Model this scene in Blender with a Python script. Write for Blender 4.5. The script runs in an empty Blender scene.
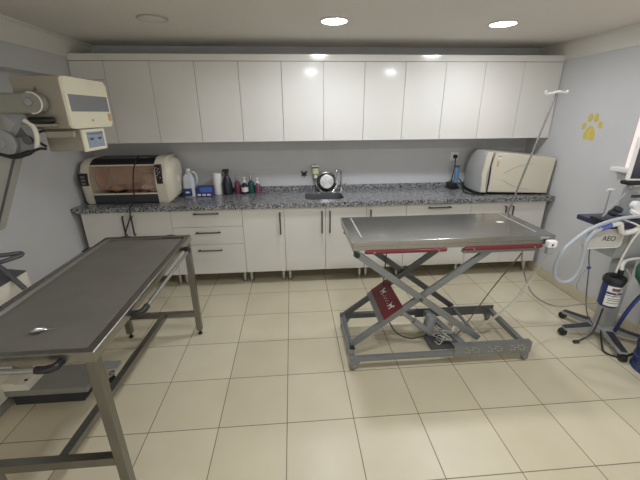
import bpy, bmesh, math, random
from mathutils import Vector, Matrix
random.seed(7)
S = bpy.context.scene
COL = S.collection
PI = math.pi

# ------------------------------------------------------------------ camera
cam_d = bpy.data.cameras.new('camera'); cam = bpy.data.objects.new('camera', cam_d); COL.objects.link(cam)
cam_d.sensor_fit = 'HORIZONTAL'; cam_d.sensor_width = 36.0; cam_d.lens = 341.98/640*36.0
cam_d.clip_start = .05; cam_d.clip_end = 60
pit, yaw, rol = .3548, .0759, -.0078
Fv = Vector((math.sin(yaw)*math.cos(pit), math.cos(yaw)*math.cos(pit), -math.sin(pit)))
Rv = Vector((math.cos(yaw), -math.sin(yaw), 0)); Uv = Rv.cross(Fv)
R2 = math.cos(rol)*Rv + math.sin(rol)*Uv; U2 = -math.sin(rol)*Rv + math.cos(rol)*Uv
cam.matrix_world = Matrix(((R2.x, U2.x, -Fv.x, .0871), (R2.y, U2.y, -Fv.y, -3.141), (R2.z, U2.z, -Fv.z, 1.7258), (0, 0, 0, 1)))
S.camera = cam
# ------------------------------------------------------------------ world, exposure, lamp levels
LAMP = 100.0        # radiance of a lit downlight
WINDOW = .32       # radiance of the daylit blind
w = bpy.data.worlds.new('world'); S.world = w; w.use_nodes = True
w.node_tree.nodes['Background'].inputs[0].default_value = (1.0, .97, .92, 1)
w.node_tree.nodes['Background'].inputs[1].default_value = .62
S.view_settings.view_transform = 'Standard'; S.view_settings.look = 'None'
S.view_settings.exposure = 0.74; S.view_settings.gamma = 1.0; S.view_settings.use_curve_mapping = False

# ------------------------------------------------------------------ materials
def lin(c):
    return tuple((v/255/12.92 if v/255 <= .04045 else ((v/255+.055)/1.055)**2.4) for v in c)
MATS = {}
def mat(name, c, rough=.5, metal=0.0, var=.06, scale=18, bump=0.0, emit=0, coat=0, alpha=None, stretch=None):
    if name in MATS: return MATS[name]
    m = bpy.data.materials.new(name); m.use_nodes = True; N = m.node_tree.nodes; L = m.node_tree.links
    p = N['Principled BSDF']; col = lin(c)
    p.inputs['Roughness'].default_value = rough; p.inputs['Metallic'].default_value = metal
    if coat: p.inputs['Coat Weight'].default_value = coat; p.inputs['Coat Roughness'].default_value = .08
    tc = N.new('ShaderNodeTexCoord'); nz = N.new('ShaderNodeTexNoise'); nz.inputs['Scale'].default_value = scale; nz.inputs['Detail'].default_value = 3
    src = tc.outputs['Object']
    if stretch:
        mp = N.new('ShaderNodeMapping'); mp.inputs['Scale'].default_value = stretch; L.new(src, mp.inputs[0]); src = mp.outputs[0]
    L.new(src, nz.inputs['Vector'])
    rp = N.new('ShaderNodeValToRGB'); rp.color_ramp.elements[0].position = .3; rp.color_ramp.elements[1].position = .7
    rp.color_ramp.elements[0].color = tuple(max(0, v*(1-var)) for v in col)+(1,); rp.color_ramp.elements[1].color = tuple(min(1, v*(1+var)) for v in col)+(1,)
    L.new(nz.outputs['Fac'], rp.inputs[0]); L.new(rp.outputs[0], p.inputs['Base Color'])
    if bump:
        b = N.new('ShaderNodeBump'); b.inputs['Strength'].default_value = bump; b.inputs['Distance'].default_value = .004
        L.new(nz.outputs['Fac'], b.inputs['Height']); L.new(b.outputs[0], p.inputs['Normal'])
    if emit:
        L.new(rp.outputs[0], p.inputs['Emission Color']); p.inputs['Emission Strength'].default_value = emit
    if alpha is not None: p.inputs['Alpha'].default_value = alpha
    MATS[name] = m; return m

def tile_mat():
    m = bpy.data.materials.new('floor_tile'); m.use_nodes = True; N = m.node_tree.nodes; L = m.node_tree.links
    p = N['Principled BSDF']; tc = N.new('ShaderNodeTexCoord'); sp = N.new('ShaderNodeSeparateXYZ'); L.new(tc.outputs['Object'], sp.inputs[0])
    ds = []
    for ax in (0, 1):
        pp = N.new('ShaderNodeMath'); pp.operation = 'PINGPONG'; pp.inputs[1].default_value = .2; L.new(sp.outputs[ax], pp.inputs[0]); ds.append(pp)
    mn = N.new('ShaderNodeMath'); mn.operation = 'MINIMUM'; L.new(ds[0].outputs[0], mn.inputs[0]); L.new(ds[1].outputs[0], mn.inputs[1])
    ra = N.new('ShaderNodeMapRange'); ra.inputs[1].default_value = .0018; ra.inputs[2].default_value = .0032; L.new(mn.outputs[0], ra.inputs[0])
    # a slight tone of its own for every tile
    fl = []
    for ax in (0, 1):
        d = N.new('ShaderNodeMath'); d.operation = 'DIVIDE'; d.inputs[1].default_value = .4; L.new(sp.outputs[ax], d.inputs[0])
        f = N.new('ShaderNodeMath'); f.operation = 'FLOOR'; L.new(d.outputs[0], f.inputs[0]); fl.append(f)
    cb = N.new('ShaderNodeCombineXYZ'); L.new(fl[0].outputs[0], cb.inputs[0]); L.new(fl[1].outputs[0], cb.inputs[1])
    wn = N.new('ShaderNodeTexWhiteNoise'); L.new(cb.outputs[0], wn.inputs['Vector'])
    nz = N.new('ShaderNodeTexNoise'); nz.inputs['Scale'].default_value = 3.2; nz.inputs['Detail'].default_value = 5; L.new(tc.outputs['Object'], nz.inputs['Vector'])
    ad = N.new('ShaderNodeMath'); ad.operation = 'MULTIPLY_ADD'; ad.inputs[1].default_value = .35; L.new(wn.outputs['Value'], ad.inputs[0]); L.new(nz.outputs['Fac'], ad.inputs[2])
    rp = N.new('ShaderNodeValToRGB'); rp.color_ramp.elements[0].position = .35; rp.color_ramp.elements[1].position = 1.0
    rp.color_ramp.elements[0].color = lin((201, 191, 163))+(1,); rp.color_ramp.elements[1].color = lin((213, 204, 177))+(1,)
    L.new(ad.outputs[0], rp.inputs[0])
    mx = N.new('ShaderNodeMix'); mx.data_type = 'RGBA'; L.new(ra.outputs[0], mx.inputs[0])
    mx.inputs[6].default_value = lin((122, 106, 82))+(1,); L.new(rp.outputs[0], mx.inputs[7]); L.new(mx.outputs[2], p.inputs['Base Color'])
    rr = N.new('ShaderNodeMapRange'); rr.inputs[3].default_value = .7; rr.inputs[4].default_value = .36; L.new(ra.outputs[0], rr.inputs[0]); L.new(rr.outputs[0], p.inputs['Roughness'])
    b = N.new('ShaderNodeBump'); b.inputs['Strength'].default_value = .3; b.inputs['Distance'].default_value = .002; L.new(ra.outputs[0], b.inputs['Height']); L.new(b.outputs[0], p.inputs['Normal'])
    return m
def granite_mat():
    m = bpy.data.materials.new('speckled_granite'); m.use_nodes = True; N = m.node_tree.nodes; L = m.node_tree.links
    p = N['Principled BSDF']; p.inputs['Roughness'].default_value = .22
    tc = N.new('ShaderNodeTexCoord'); v = N.new('ShaderNodeTexVoronoi'); v.inputs['Scale'].default_value = 125; L.new(tc.outputs['Object'], v.inputs['Vector'])
    sx = N.new('ShaderNodeSeparateColor'); L.new(v.outputs['Color'], sx.inputs[0])
    rp = N.new('ShaderNodeValToRGB'); rp.color_ramp.interpolation = 'CONSTANT'
    e = rp.color_ramp.elements; e[0].position = 0; e[0].color = lin((44, 44, 47))+(1,); e[1].position = .20; e[1].color = lin((92, 93, 96))+(1,)
    for q, c in ((.42, (126, 127, 127)), (.70, (150, 151, 150)), (.90, (186, 186, 184))):
        x = e.new(q); x.color = lin(c)+(1,)
    L.new(sx.outputs[0], rp.inputs[0]); L.new(rp.outputs[0], p.inputs['Base Color']); return m
def glass_mat(name, c, k=.25, rough=.08):
    m = bpy.data.materials.new(name); m.use_nodes = True; N = m.node_tree.nodes; L = m.node_tree.links
    p = N['Principled BSDF']; p.inputs['Base Color'].default_value = lin(c)+(1,); p.inputs['Roughness'].default_value = rough
    nz = N.new('ShaderNodeTexNoise'); nz.inputs['Scale'].default_value = 6
    mr = N.new('ShaderNodeMapRange'); mr.inputs[3].default_value = k*.8; mr.inputs[4].default_value = k*1.2; L.new(nz.outputs['Fac'], mr.inputs[0])
    t = N.new('ShaderNodeBsdfTransparent'); mx = N.new('ShaderNodeMixShader'); L.new(mr.outputs[0], mx.inputs[0])
    L.new(t.outputs[0], mx.inputs[1]); L.new(p.outputs[0], mx.inputs[2]); L.new(mx.outputs[0], N['Material Output'].inputs[0]); return m

WALL = mat('wall_paint', (197, 197, 197), .6, var=.02, scale=4)
CEIL = mat('ceiling_paint', (212, 208, 200), .7, var=.015, scale=2)
CROWN = mat('crown_paint', (216, 213, 205), .6, var=.015, scale=3)
TILE = tile_mat(); GRAN = granite_mat()
BASET = mat('baseboard_tile', (198, 188, 164), .35, var=.05, scale=6)
CAB = mat('white_gloss_board', (215, 213, 206), .13, var=.012, scale=3, coat=.3)
CABIN = mat('cabinet_carcass', (196, 194, 188), .4, var=.02)
CHROME = mat('chrome', (190, 190, 190), .18, 1, var=.03)
DCHROME = mat('dark_chrome', (105, 105, 105), .25, 1, var=.05)
STEEL = mat('brushed_steel', (138, 136, 131), .34, 1, var=.07, scale=9, bump=.02, stretch=(1, 14, 1))
STEELT = mat('worn_steel_top', (158, 155, 148), .5, .75, var=.06, scale=6, bump=.02)
STEELR = mat('polished_steel_top', (168, 167, 165), .21, 1, var=.06, scale=5, bump=.015, stretch=(1, 6, 1))
STEELE = mat('polished_steel_edge', (160, 158, 153), .3, 1, var=.06, scale=5, stretch=(6, 1, 1))
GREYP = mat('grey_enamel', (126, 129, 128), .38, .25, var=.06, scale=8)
REDP = mat('red_enamel', (112, 30, 40), .35, var=.06, scale=8)
BLACK = mat('black_plastic', (28, 28, 30), .4, var=.1)
DARK = mat('dark_grey_plastic', (52, 52, 58), .45, var=.08)
CREAM = mat('cream_plastic', (210, 203, 184), .35, var=.02, scale=5)
CREAMB = mat('cream_enamel', (226, 222, 208), .4, var=.02, scale=5)
TAUPE = mat('taupe_plastic', (150, 144, 130), .5, var=.03, scale=5)
PANELG = mat('grey_panel', (128, 130, 134), .45, var=.02)
GREY = mat('grey_plastic', (150, 152, 152), .45, var=.04)
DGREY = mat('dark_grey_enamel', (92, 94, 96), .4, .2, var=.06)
WHITE = mat('white_plastic', (232, 231, 226), .4, var=.02)
WMARK = mat('white_print', (226, 224, 218), .5, var=.02)
OCHRE = mat('tan_plastic', (196, 160, 112), .4, var=.04)

# ------------------------------------------------------------------ mesh helpers
class MB:
    def __init__(s): s.b = bmesh.new()
    def box(s, x0, x1, y0, y1, z0, z1, bev=0.0, seg=2):
        vs = [s.b.verts.new((x, y, z)) for x in (x0, x1) for y in (y0, y1) for z in (z0, z1)]
        fs = [s.b.faces.new([vs[i] for i in q]) for q in ((0, 1, 3, 2), (4, 6, 7, 5), (0, 4, 5, 1), (2, 3, 7, 6), (0, 2, 6, 4), (1, 5, 7, 3))]
        if bev:
            ed = list({e for f in fs for e in f.edges}); bmesh.ops.bevel(s.b, geom=ed, offset=bev, segments=seg, affect='EDGES', profile=.5)
        return s
    def bar(s, a, b, w, h, up=(0, 0, 1), bev=0.0):
        a, b = Vector(a), Vector(b); d = (b-a).normalized(); up = Vector(up); sd = d.cross(up)
        if sd.length < 1e-4: sd = d.cross(Vector((0, 1, 0)))
        sd.normalize(); u = sd.cross(d)
        vs = [s.b.verts.new(p + sd*sx*w/2 + u*sz*h/2) for p in (a, b) for sx in (-1, 1) for sz in (-1, 1)]
        fs = [s.b.faces.new([vs[i] for i in q]) for q in ((0, 1, 3, 2), (4, 6, 7, 5), (0, 4, 5, 1), (2, 3, 7, 6), (0, 2, 6, 4), (1, 5, 7, 3))]
        if bev:
            ed = list({e for f in fs for e in f.edges}); bmesh.ops.bevel(s.b, geom=ed, offset=bev, segments=2, affect='EDGES', profile=.5)
        return s
    def rings(s, rings, cap=True):
        R = [[s.b.verts.new(p) for p in r] for r in rings]
        n = len(R[0])
        for A, B in zip(R, R[1:]):
            for i in range(n): s.b.faces.new((A[i], A[(i+1) % n], B[(i+1) % n], B[i]))
        if cap: s.b.faces.new(R[0][::-1]); s.b.faces.new(R[-1])
        return s
    def tube(s, pts, r, n=10, cap=True):
        P = [Vector(p) for p in pts]; rad = r if isinstance(r, (list, tuple)) else [r]*len(P)
        T = [(P[min(i+1, len(P)-1)]-P[max(i-1, 0)]).normalized() for i in range(len(P))]
        u = T[0].orthogonal().normalized(); out = []
        for p, t, q in zip(P, T, rad):
            u = (u - t*u.dot(t)).normalized(); v = t.cross(u)
            out.append([p + (u*math.cos(2*PI*k/n)+v*math.sin(2*PI*k/n))*q for k in range(n)])
        return s.rings(out, cap)
    def cyl(s, a, b, r, r1=None, n=20): return s.tube([a, b], [r, r if r1 is None else r1], n)
    def lathe(s, prof, c=(0, 0, 0), axis=(0, 0, 1), n=28):
        ax = Vector(axis).normalized(); u = ax.orthogonal().normalized(); v = ax.cross(u); c = Vector(c)
        return s.rings([[c + ax*h + (u*math.cos(2*PI*k/n)+v*math.sin(2*PI*k/n))*max(r, 1e-4) for k in range(n)] for r, h in prof])
    def ball(s, c, r, n=12):
        if not isinstance(r, (list, tuple)): r = (r, r, r)
        m = Matrix.Translation(c) @ Matrix.Diagonal((*r, 1)); bmesh.ops.create_uvsphere(s.b, u_segments=n, v_segments=max(6, n//2), radius=1, matrix=m); return s
    def prism(s, poly, a, b):
        """extrude a list of points by the vector b-a"""
        d = Vector(b)-Vector(a); A = [Vector(p) for p in poly]
        return s.rings([A, [p+d for p in A]])
    def quad(s, *p):
        s.b.faces.new([s.b.verts.new(q) for q in p]); return s
    def build(s, name, m, parent=None, smooth=True, auto=40):
        bmesh.ops.recalc_face_normals(s.b, faces=s.b.faces[:])
        if smooth:
            for f in s.b.faces: f.smooth = True
            for e in s.b.edges:
                if len(e.link_faces) == 2 and e.calc_face_angle(0) > math.radians(auto): e.smooth = False
        me = bpy.data.meshes.new(name); 
        if parent is not None:
            o = ORI.get(parent.name, Vector((0, 0, 0)))
            for v in s.b.verts: v.co -= o
        s.b.to_mesh(me); s.b.free(); me.materials.append(m)
        ob = bpy.data.objects.new(name, me); COL.objects.link(ob)
        if smooth:
            wn = ob.modifiers.new('weighted', 'WEIGHTED_NORMAL'); wn.keep_sharp = True; wn.weight = 100
        if parent is not None: ob.parent = parent; ORI[ob.name] = ORI.get(parent.name, Vector((0, 0, 0)))
        return ob
ORI = {}     # world point that an object's local zero stands on
def tag(o, label, cat, group=None):
    o['label'] = label; o['category'] = cat
    if group: o['group'] = group
    return o
def thing(name, label, cat, loc, group=None):
    o = bpy.data.objects.new(name, None); COL.objects.link(o); o.empty_display_size = .05; o.location = loc
    ORI[o.name] = Vector(loc); return tag(o, label, cat, group)
def solid(name, mb, m, label, cat, loc, group=None):
    """a thing that is one mesh: its origin at loc"""
    loc = Vector(loc)
    for v in mb.b.verts: v.co -= loc
    o = mb.build(name, m); o.location = loc; ORI[o.name] = loc
    return tag(o, label, cat, group)
def struct(name, mb, m):
    o = mb.build(name, m); o['kind'] = 'structure'; return o
def spline(pts, n=8):
    P = [Vector(p) for p in pts]; P = [2*P[0]-P[1]]+P+[2*P[-1]-P[-2]]; out = []
    for i in range(1, len(P)-2):
        a, b, c, d = P[i-1:i+3]
        for k in range(n):
            t = k/n; out.append(.5*((2*b)+(c-a)*t+(2*a-5*b+4*c-d)*t*t+(3*b-a-3*c+d)*t**3))
    out.append(P[-2]); return out
def text_mb(txt, size, M):
    cu = bpy.data.curves.new('t', 'FONT'); cu.body = txt; cu.size = size; cu.extrude = .0006; cu.align_x = 'CENTER'; cu.align_y = 'CENTER'
    o = bpy.data.objects.new('t', cu); COL.objects.link(o); dg = bpy.context.evaluated_depsgraph_get()
    me = bpy.data.meshes.new_from_object(o.evaluated_get(dg)); mb = MB(); mb.b.from_mesh(me); bmesh.ops.transform(mb.b, matrix=M, verts=mb.b.verts[:])
    bpy.data.objects.remove(o); bpy.data.curves.remove(cu); bpy.data.meshes.remove(me); return mb
def frame(o, xd, yd):
    xd, yd = Vector(xd).normalized(), Vector(yd).normalized(); z = xd.cross(yd)
    return Matrix(((xd.x, yd.x, z.x, o[0]), (xd.y, yd.y, z.y, o[1]), (xd.z, yd.z, z.z, o[2]), (0, 0, 0, 1)))

# ------------------------------------------------------------------ the room
XL, XR, YB, YF, ZC = -2.03, 2.815, .80, -4.3, 2.36
XBM = -1.90       # face of the boxed beam along the top of the left wall
struct('floor', MB().box(XL-.1, XR+.1, YF, YB+.1, -.06, 0), TILE)
struct('ceiling', MB().box(XL-.1, XR+.1, YF, YB+.1, ZC, ZC+.06), CEIL)
struct('wall_back', MB().box(XL-.1, XR+.1, YB, YB+.1, 0, ZC), WALL)
struct('wall_left', MB().box(XL-.1, XL, YF, YB, 0, ZC), WALL)
WY0, WY1, WZ0, WZ1 = -1.75, -.485, 1.29, 2.08
mb = MB(); mb.box(XR, XR+.12, WY1, YB, 0, ZC); mb.box(XR, XR+.12, YF, WY0, 0, ZC); mb.box(XR, XR+.12, WY0, WY1, 0, WZ0); mb.box(XR, XR+.12, WY0, WY1, WZ1, ZC)
struct('wall_right', mb, WALL)
struct('trim_1', MB().box(XL, XBM, YF, YB, 2.045, ZC), WALL)           # step of the left wall under the crown
def crown(x, sgn, h, p):
    pr = [(0, 0), (.012, 0), (.018, h*.16), (p*.45, h*.45), (p*.72, h*.72), (p*.8, h*.8), (p*.8, h*.88), (p, h*.9), (p, h), (0, h)]
    return MB().prism([(x+sgn*a, YF, ZC-h+b) for a, b in pr], (0, YF, 0), (0, YB, 0))
struct('trim_2', crown(XBM, 1, .145, .085), CROWN)
struct('trim_3', crown(XR, -1, .155, .045), CROWN)
struct('baseboard_right', MB().box(XR-.016, XR, YF, YB, 0, .105, .004), BASET)
struct('baseboard_left', MB().box(XL, XL+.016, YF, YB, 0, .105, .004), BASET)
# window on the right wall: frame, daylit pane behind a pale blind, sill
PINK = mat('window_lining', (236, 214, 206), .5, var=.02)
BLIND = mat('daylit_blind', (238, 216, 210), .6, var=.02, scale=3, emit=WINDOW)
wf = struct('window_1', MB().box(XR+.004, XR+.012, WY0+.01, WY1-.004, WZ0, WZ1-.001), BLIND)
mb = MB()
for a in ((WY0, WY0+.05, WZ0, WZ1), (WY1-.03, WY1, WZ0, WZ1), (WY0, WY1, WZ0, WZ0+.04), (WY0, WY1, WZ1-.05, WZ1), ((WY0+WY1)/2-.02, (WY0+WY1)/2+.02, WZ0, WZ1)):
    mb.box(XR+.03, XR+.104, *a)
f = mb.build('window_frame', PINK, wf)
MB().box(XR-.075, XR+.03, WY0-.05, WY1+.05, WZ0-.03, WZ0-.001, .005).build('window_sill', WHITE, wf)

# downlights
def downlight(x, y, lit, label):
    r = thing('downlight', label, 'ceiling light', (x, y, ZC), 'round recessed ceiling lights')
    mb = MB(); mb.lathe([(.103, -.001), (.105, -.006), (.096, -.010), (.091, -.010), (.089, -.002)], (x, y, ZC)); mb.build('trim_ring', WHITE if lit else mat('grey_ring', (176, 172, 164), .6, var=.02), r)  # the unlit lamp gets a greyer ring than the lit ones
    em = mat('lit_diffuser', (243, 247, 255), .5, var=.0, emit=LAMP) if lit else mat('unlit_diffuser', (210, 206, 198), .5, var=.02)
    MB().lathe([(.0895, -.002), (.0895, -.007), (.08, -.0085), (.001, -.009)], (x, y, ZC)).build('diffuser', em, r)
downlight(.422, -.27, True, 'lit round downlight in the middle of the visible ceiling, in front of the sink')
downlight(1.72, -.245, True, 'lit round downlight on the right of the ceiling, above the lift table')
downlight(-.86, -.27, False, 'unlit round downlight in the dark left part of the ceiling')
downlight(.42, -2.0, True, 'left of the two lit downlights nearer the camera, mirrored in the wall cabinet doors')
downlight(1.72, -2.0, True, 'right lit downlight of the pair nearer the camera, mirrored in the cabinet doors')

# ------------------------------------------------------------------ wall cabinets
UX0, UW, UY, UZ0, UZ1 = -1.5967, .4006, .456, 1.464, 2.184
wl = ['leftmost white gloss wall cabinet, half hidden behind the grey and cream imaging head',
      'white gloss two-door wall cabinet above the right half of the incubator',
      'white gloss two-door wall cabinet above the white paper roll and spray bottle',
      'white gloss two-door wall cabinet straight above the sink',
      'white gloss two-door wall cabinet above the bare granite right of the sink',
      'white gloss two-door wall cabinet above the wall socket and steriliser door',
      'rightmost white gloss wall cabinet, ending at the grey right wall']
def wall_cab(i, a, b):
    x0, x1 = UX0+a*UW, UX0+b*UW
    if a < 0: x0 = XBM+.003
    r = thing('overhead_cabinet', wl[i], 'cabinet', ((x0+x1)/2, YB, UZ0), 'white gloss wall cabinets')
    mb = MB(); e = .001
    mb.box(x0+e, x1-e, UY+.021, YB-.001, UZ0+.002, UZ1); mb.build('carcass', CABIN, r)
    for k in range(b-a):
        d0 = max(x0, UX0+(a+k)*UW); d1 = UX0+(a+k+1)*UW
        if a < 0:
            MB().box(d0+.0018, d1-.0018, UY, UY+.018, UZ0, 2.028, .0015, 1).build('door', CAB, r)
            MB().box(d0+.0018, d1-.0018, UY, UY+.018, 2.032, UZ1, .0015, 1).build('filler_panel', CAB, r)
        else:
            MB().box(d0+.0018, d1-.0018, UY, UY+.018, UZ0, UZ1, .0015, 1).build('door', CAB, r)
for i, (a, b) in enumerate(((-1, 0), (0, 2), (2, 4), (4, 6), (6, 8), (8, 10), (10, 11))): wall_cab(i, a, b)
solid('cabinet_fascia', MB().box(XBM+.003, XR-.004, UY-.004, YB-.001, 2.187, 2.244, .002, 1), CAB,
      'long white gloss fascia board running above all the wall cabinets', 'fascia', (.4, UY, 2.187))

# ------------------------------------------------------------------ base cabinets
LY, LZ0, LZ1 = .1966, .149, .838
lab = {0: 'white two-door base cabinet under the incubator, left end of the run',
       1: 'white base cabinet with three drawers, below the blue box and paper roll',
       2: 'narrow white single-door base cabinet between the three-drawer unit and the sink cabinet',
       3: 'white two-door base cabinet straight under the sink',
       4: 'narrow white single-door base cabinet right of the sink cabinet, behind the lift table corner',
       5: 'white base cabinet with drawers, behind the middle of the steel lift table',
       6: 'white two-door base cabinet under the steriliser, right end of the run'}
def bar_handle(mb, x, z0, z1, y=LY):
    mb.tube(spline([(x, y, z0+.012), (x, y-.022, z0+.010), (x, y-.028, z0+.03), (x, y-.028, z1-.03), (x, y-.022, z1-.010), (x, y, z1-.012)], 4), .0078, 8)
def base_cab(i, x0, x1, kind, hx=None, hz=(.565, .805)):
    r = thing('base_cabinet', lab[i], 'cabinet', ((x0+x1)/2, .48, 0), 'white base cabinets on steel legs')
    MB().box(x0+.001, x1-.001, LY+.020, YB-.02, LZ0+.004, .675 if i == 3 else LZ1+.006).build('carcass', CABIN, r)
    def door(a, b, h):
        d = MB().box(a+.0018, b-.0018, LY, LY+.018, LZ0, LZ1, .0015, 1).build('door', CAB, r)
        if h is not None:
            mb = MB(); bar_handle(mb, h, *hz); mb.build('handle', mat('handle_metal', (112, 111, 110), .22, 1, var=.05), d)
            mb = MB(); mb.box(h-.008, h+.008, LY-.033, LY-.0285, hz[1]-.05, hz[1]-.012, .003); mb.build('handle_cap', BLACK, d)
    if kind == 'door': door(x0, x1, hx[0])
    elif kind == 'two': m = (x0+x1)/2; door(x0, m, hx[0]); door(m, x1, hx[1])
    else:
        for a, b in ((LZ0, .474), (.478, .662), (.666, LZ1)):
            d = MB().box(x0+.0018, x1-.0018, LY, LY+.018, a, b, .0015, 1).build('drawer', CAB, r)
            m = (x0+x1)/2; hz_ = b-.052 if b-a < .25 else b-.055
            if b == LZ1: hz_ = .806
            mb = MB(); mb.tube(spline([(m-.105, LY, hz_), (m-.112, LY-.018, hz_), (m-.10, LY-.027, hz_), (m+.10, LY-.027, hz_), (m+.112, LY-.018, hz_), (m+.105, LY, hz_)], 4), .0075, 8)
            mb.build('handle', mat('handle_metal', (112, 111, 110), .22, 1, var=.05), d)
    for lx in (x0+.035, x1-.035):
        for ly in (.285, .70):
            mb = MB(); mb.lathe([(.024, .0), (.024, .018), (.019, .022), (.019, LZ0+.004)], (lx, ly, 0), n=16); mb.build('leg', CHROME, r)
base_cab(0, -1.965, -1.130, 'two', (-1.575, -1.492), (.60, .81))
base_cab(1, -1.130, -.439, 'drawers')
base_cab(2, -.439, -.021, 'door', (-.062,))
base_cab(3, -.021, .820, 'two', (.362, .443))
base_cab(4, .820, 1.239, 'door', (.862,))
base_cab(5, 1.239, 1.929, 'drawers')
base_cab(6, 1.929, 2.750, 'two', (2.300, 2.378))

# ------------------------------------------------------------------ worktop with sink
CZ = .893; CY0 = .166
SX0, SX1, SY0, SY1 = .205, .608, .295, .60
def rrect(x0, x1, y0, y1, r, n=6):
    out = []
    for cx, cy, a in ((x1-r, y1-r, 0), (x0+r, y1-r, 90), (x0+r, y0+r, 180), (x1-r, y0+r, 270)):
        for k in range(n+1):
            t = math.radians(a+90*k/n); out.append((cx+r*math.cos(t), cy+r*math.sin(t)))
    return out
def worktop():
    mb = MB(); b = mb.b; hole = rrect(SX0, SX1, SY0, SY1, .07, 8)
    X0, X1, Y0, Y1 = XL+.006, XR-.004, CY0, YB-.001; z1, z0 = CZ, .845
    n = len(hole); it = n//4; ib = 3*n//4          # split left / right through the middle of the back and front rims
    it = n//4-1; ib = 3*n//4-1
    H1 = [b.verts.new((x, y, z1)) for x, y in hole]; H0 = [b.verts.new((x, y, z0)) for x, y in hole]
    mt, mb_ = (SX0+SX1)/2, (SX0+SX1)/2
    def ring(z): return [b.verts.new(p) for p in ((X0, Y0, z), (mb_, Y0, z), (X1, Y0, z), (X1, Y1, z), (mt, Y1, z), (X0, Y1, z))]
    O1, O0 = ring(z1), ring(z0)
    jt = min(range(n), key=lambda i: abs(hole[i][0]-mt)-(9 if hole[i][1] > (SY0+SY1)/2 and abs(hole[i][0]-mt) < .2 else 0) if hole[i][1] > (SY0+SY1)/2 else 99)
    jb = min(range(n), key=lambda i: abs(hole[i][0]-mt) if hole[i][1] < (SY0+SY1)/2 else 99)
    def arc(i, k):
        out = [i]
        while i != k: i = (i+1) % n; out.append(i)
        return out
    for H, O in ((H1, O1), (H0, O0)):
        b.faces.new([O[4], O[5], O[0], O[1]]+[H[i] for i in reversed(arc(jt, jb))])      # left half
        b.faces.new([O[1], O[2], O[3], O[4]]+[H[i] for i in reversed(arc(jb, jt))])      # right half
    for A, B_ in ((O1, O0), (H1, H0)):
        for i in range(len(A)): k = (i+1) % len(A); b.faces.new((A[i], A[k], B_[k], B_[i]))
    return mb
wt = thing('granite_worktop', 'long grey speckled granite worktop along the back wall above the base cabinets', 'worktop', (.4, .48, .845))
worktop().build('slab', GRAN, wt)
MB().box(XL+.006, XR-.004, YB-.022, YB-.0015, CZ, CZ+.052, .002, 1).build('upstand', GRAN, wt)
mb = MB(); h = rrect(SX0, SX1, SY0, SY1, .07, 8); cx, cy = (SX0+SX1)/2, (SY0+SY1)/2
def scl(k, z): return [(cx+(x-cx)*k, cy+(y-cy)*k, z) for x, y in h]
mb.rings([scl(.994, CZ-.004), scl(.985, .80), scl(.96, .72), scl(.90, .705), scl(.12, .70)], cap=False); mb.b.faces.ensure_lookup_table()
sk = thing('sink', 'small rounded undermount steel sink set into the granite worktop', 'sink', (cx, cy, .70)); mb.build('basin', mat('satin_steel_basin', (98, 98, 100), .55, .2, var=.04), sk)
MB().lathe([(.034, 0), (.034, .004), (.02, .003), (.001, .002)], (cx, cy, .701)).build('drain', DCHROME, sk)
fc = thing('tap', 'slim chrome gooseneck tap behind the right end of the sink', 'tap', (.622, .685, CZ))
MB().lathe([(.026, 0), (.024, .012), (.016, .03), (.013, .05)], (.622, .685, CZ)).build('base', CHROME, fc)
MB().tube(spline([(.622, .685, CZ+.04), (.622, .685, CZ+.18), (.615, .68, CZ+.222), (.592, .67, CZ+.238), (.562, .66, CZ+.222), (.553, .655, CZ+.165)], 6), .0095, 12).build('spout', CHROME, fc)
MB().tube([(.632, .68, CZ+.05), (.675, .665, CZ+.09)], [.008, .006], 10).build('lever', CHROME, fc)

# steel bowl leaning behind the sink
bw = thing('steel_bowl', 'round stainless steel bowl leaning on the wall behind the sink, its bright base facing out', 'bowl', (.43, .70, CZ))
ax = Vector((-.05, -.94, .30)).normalized(); c = Vector((.460, .712, CZ+.098))
MB().lathe([(.118, -.002), (.122, 0), (.118, .004), (.105, .006), (.098, .03), (.082, .062), (.076, .0655)], c, ax, 40).build('wall', DCHROME, bw)
MB().lathe([(.076, .0656), (.07, .067), (.03, .0675), (.001, .0675)], c, ax, 40).build('base', mat('spun_steel', (168, 167, 164), .38, 1, var=.35, scale=14), bw)
mb = MB()
for i in range(40):
    pass
mb.tube([c+(ax.orthogonal().normalized()*math.cos(2*PI*k/40)+ax.cross(ax.orthogonal().normalized())*math.sin(2*PI*k/40))*.12 for k in range(41)], .004, 8); mb.build('rim', CHROME, bw)
# wall soap dispenser
sd = thing('soap_dispenser', 'small wall soap dispenser with pale green liquid, above the steel bowl', 'dispenser', (.338, YB, 1.03))
MB().box(0.296, 0.380, YB-.075, YB-.001, 1.158, 1.182, .008).build('cap', WHITE, sd)
MB().box(0.304, 0.372, YB-.062, YB-.001, 1.148, 1.157, .002).build('band', DARK, sd)
MB().box(0.301, 0.375, YB-.068, YB-.004, 1.075, 1.147, .014).build('tank', mat('green_soap', (202, 208, 160), .25, var=.03), sd)
MB().box(0.313, 0.363, YB-.05, YB-.002, 1.02, 1.074, .008).build('bracket', GREY, sd)
MB().lathe([(.016, 0), (.016, .03), (.009, .034)], (.338, YB-.058, 1.035)).build('valve', WHITE, sd)
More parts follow.
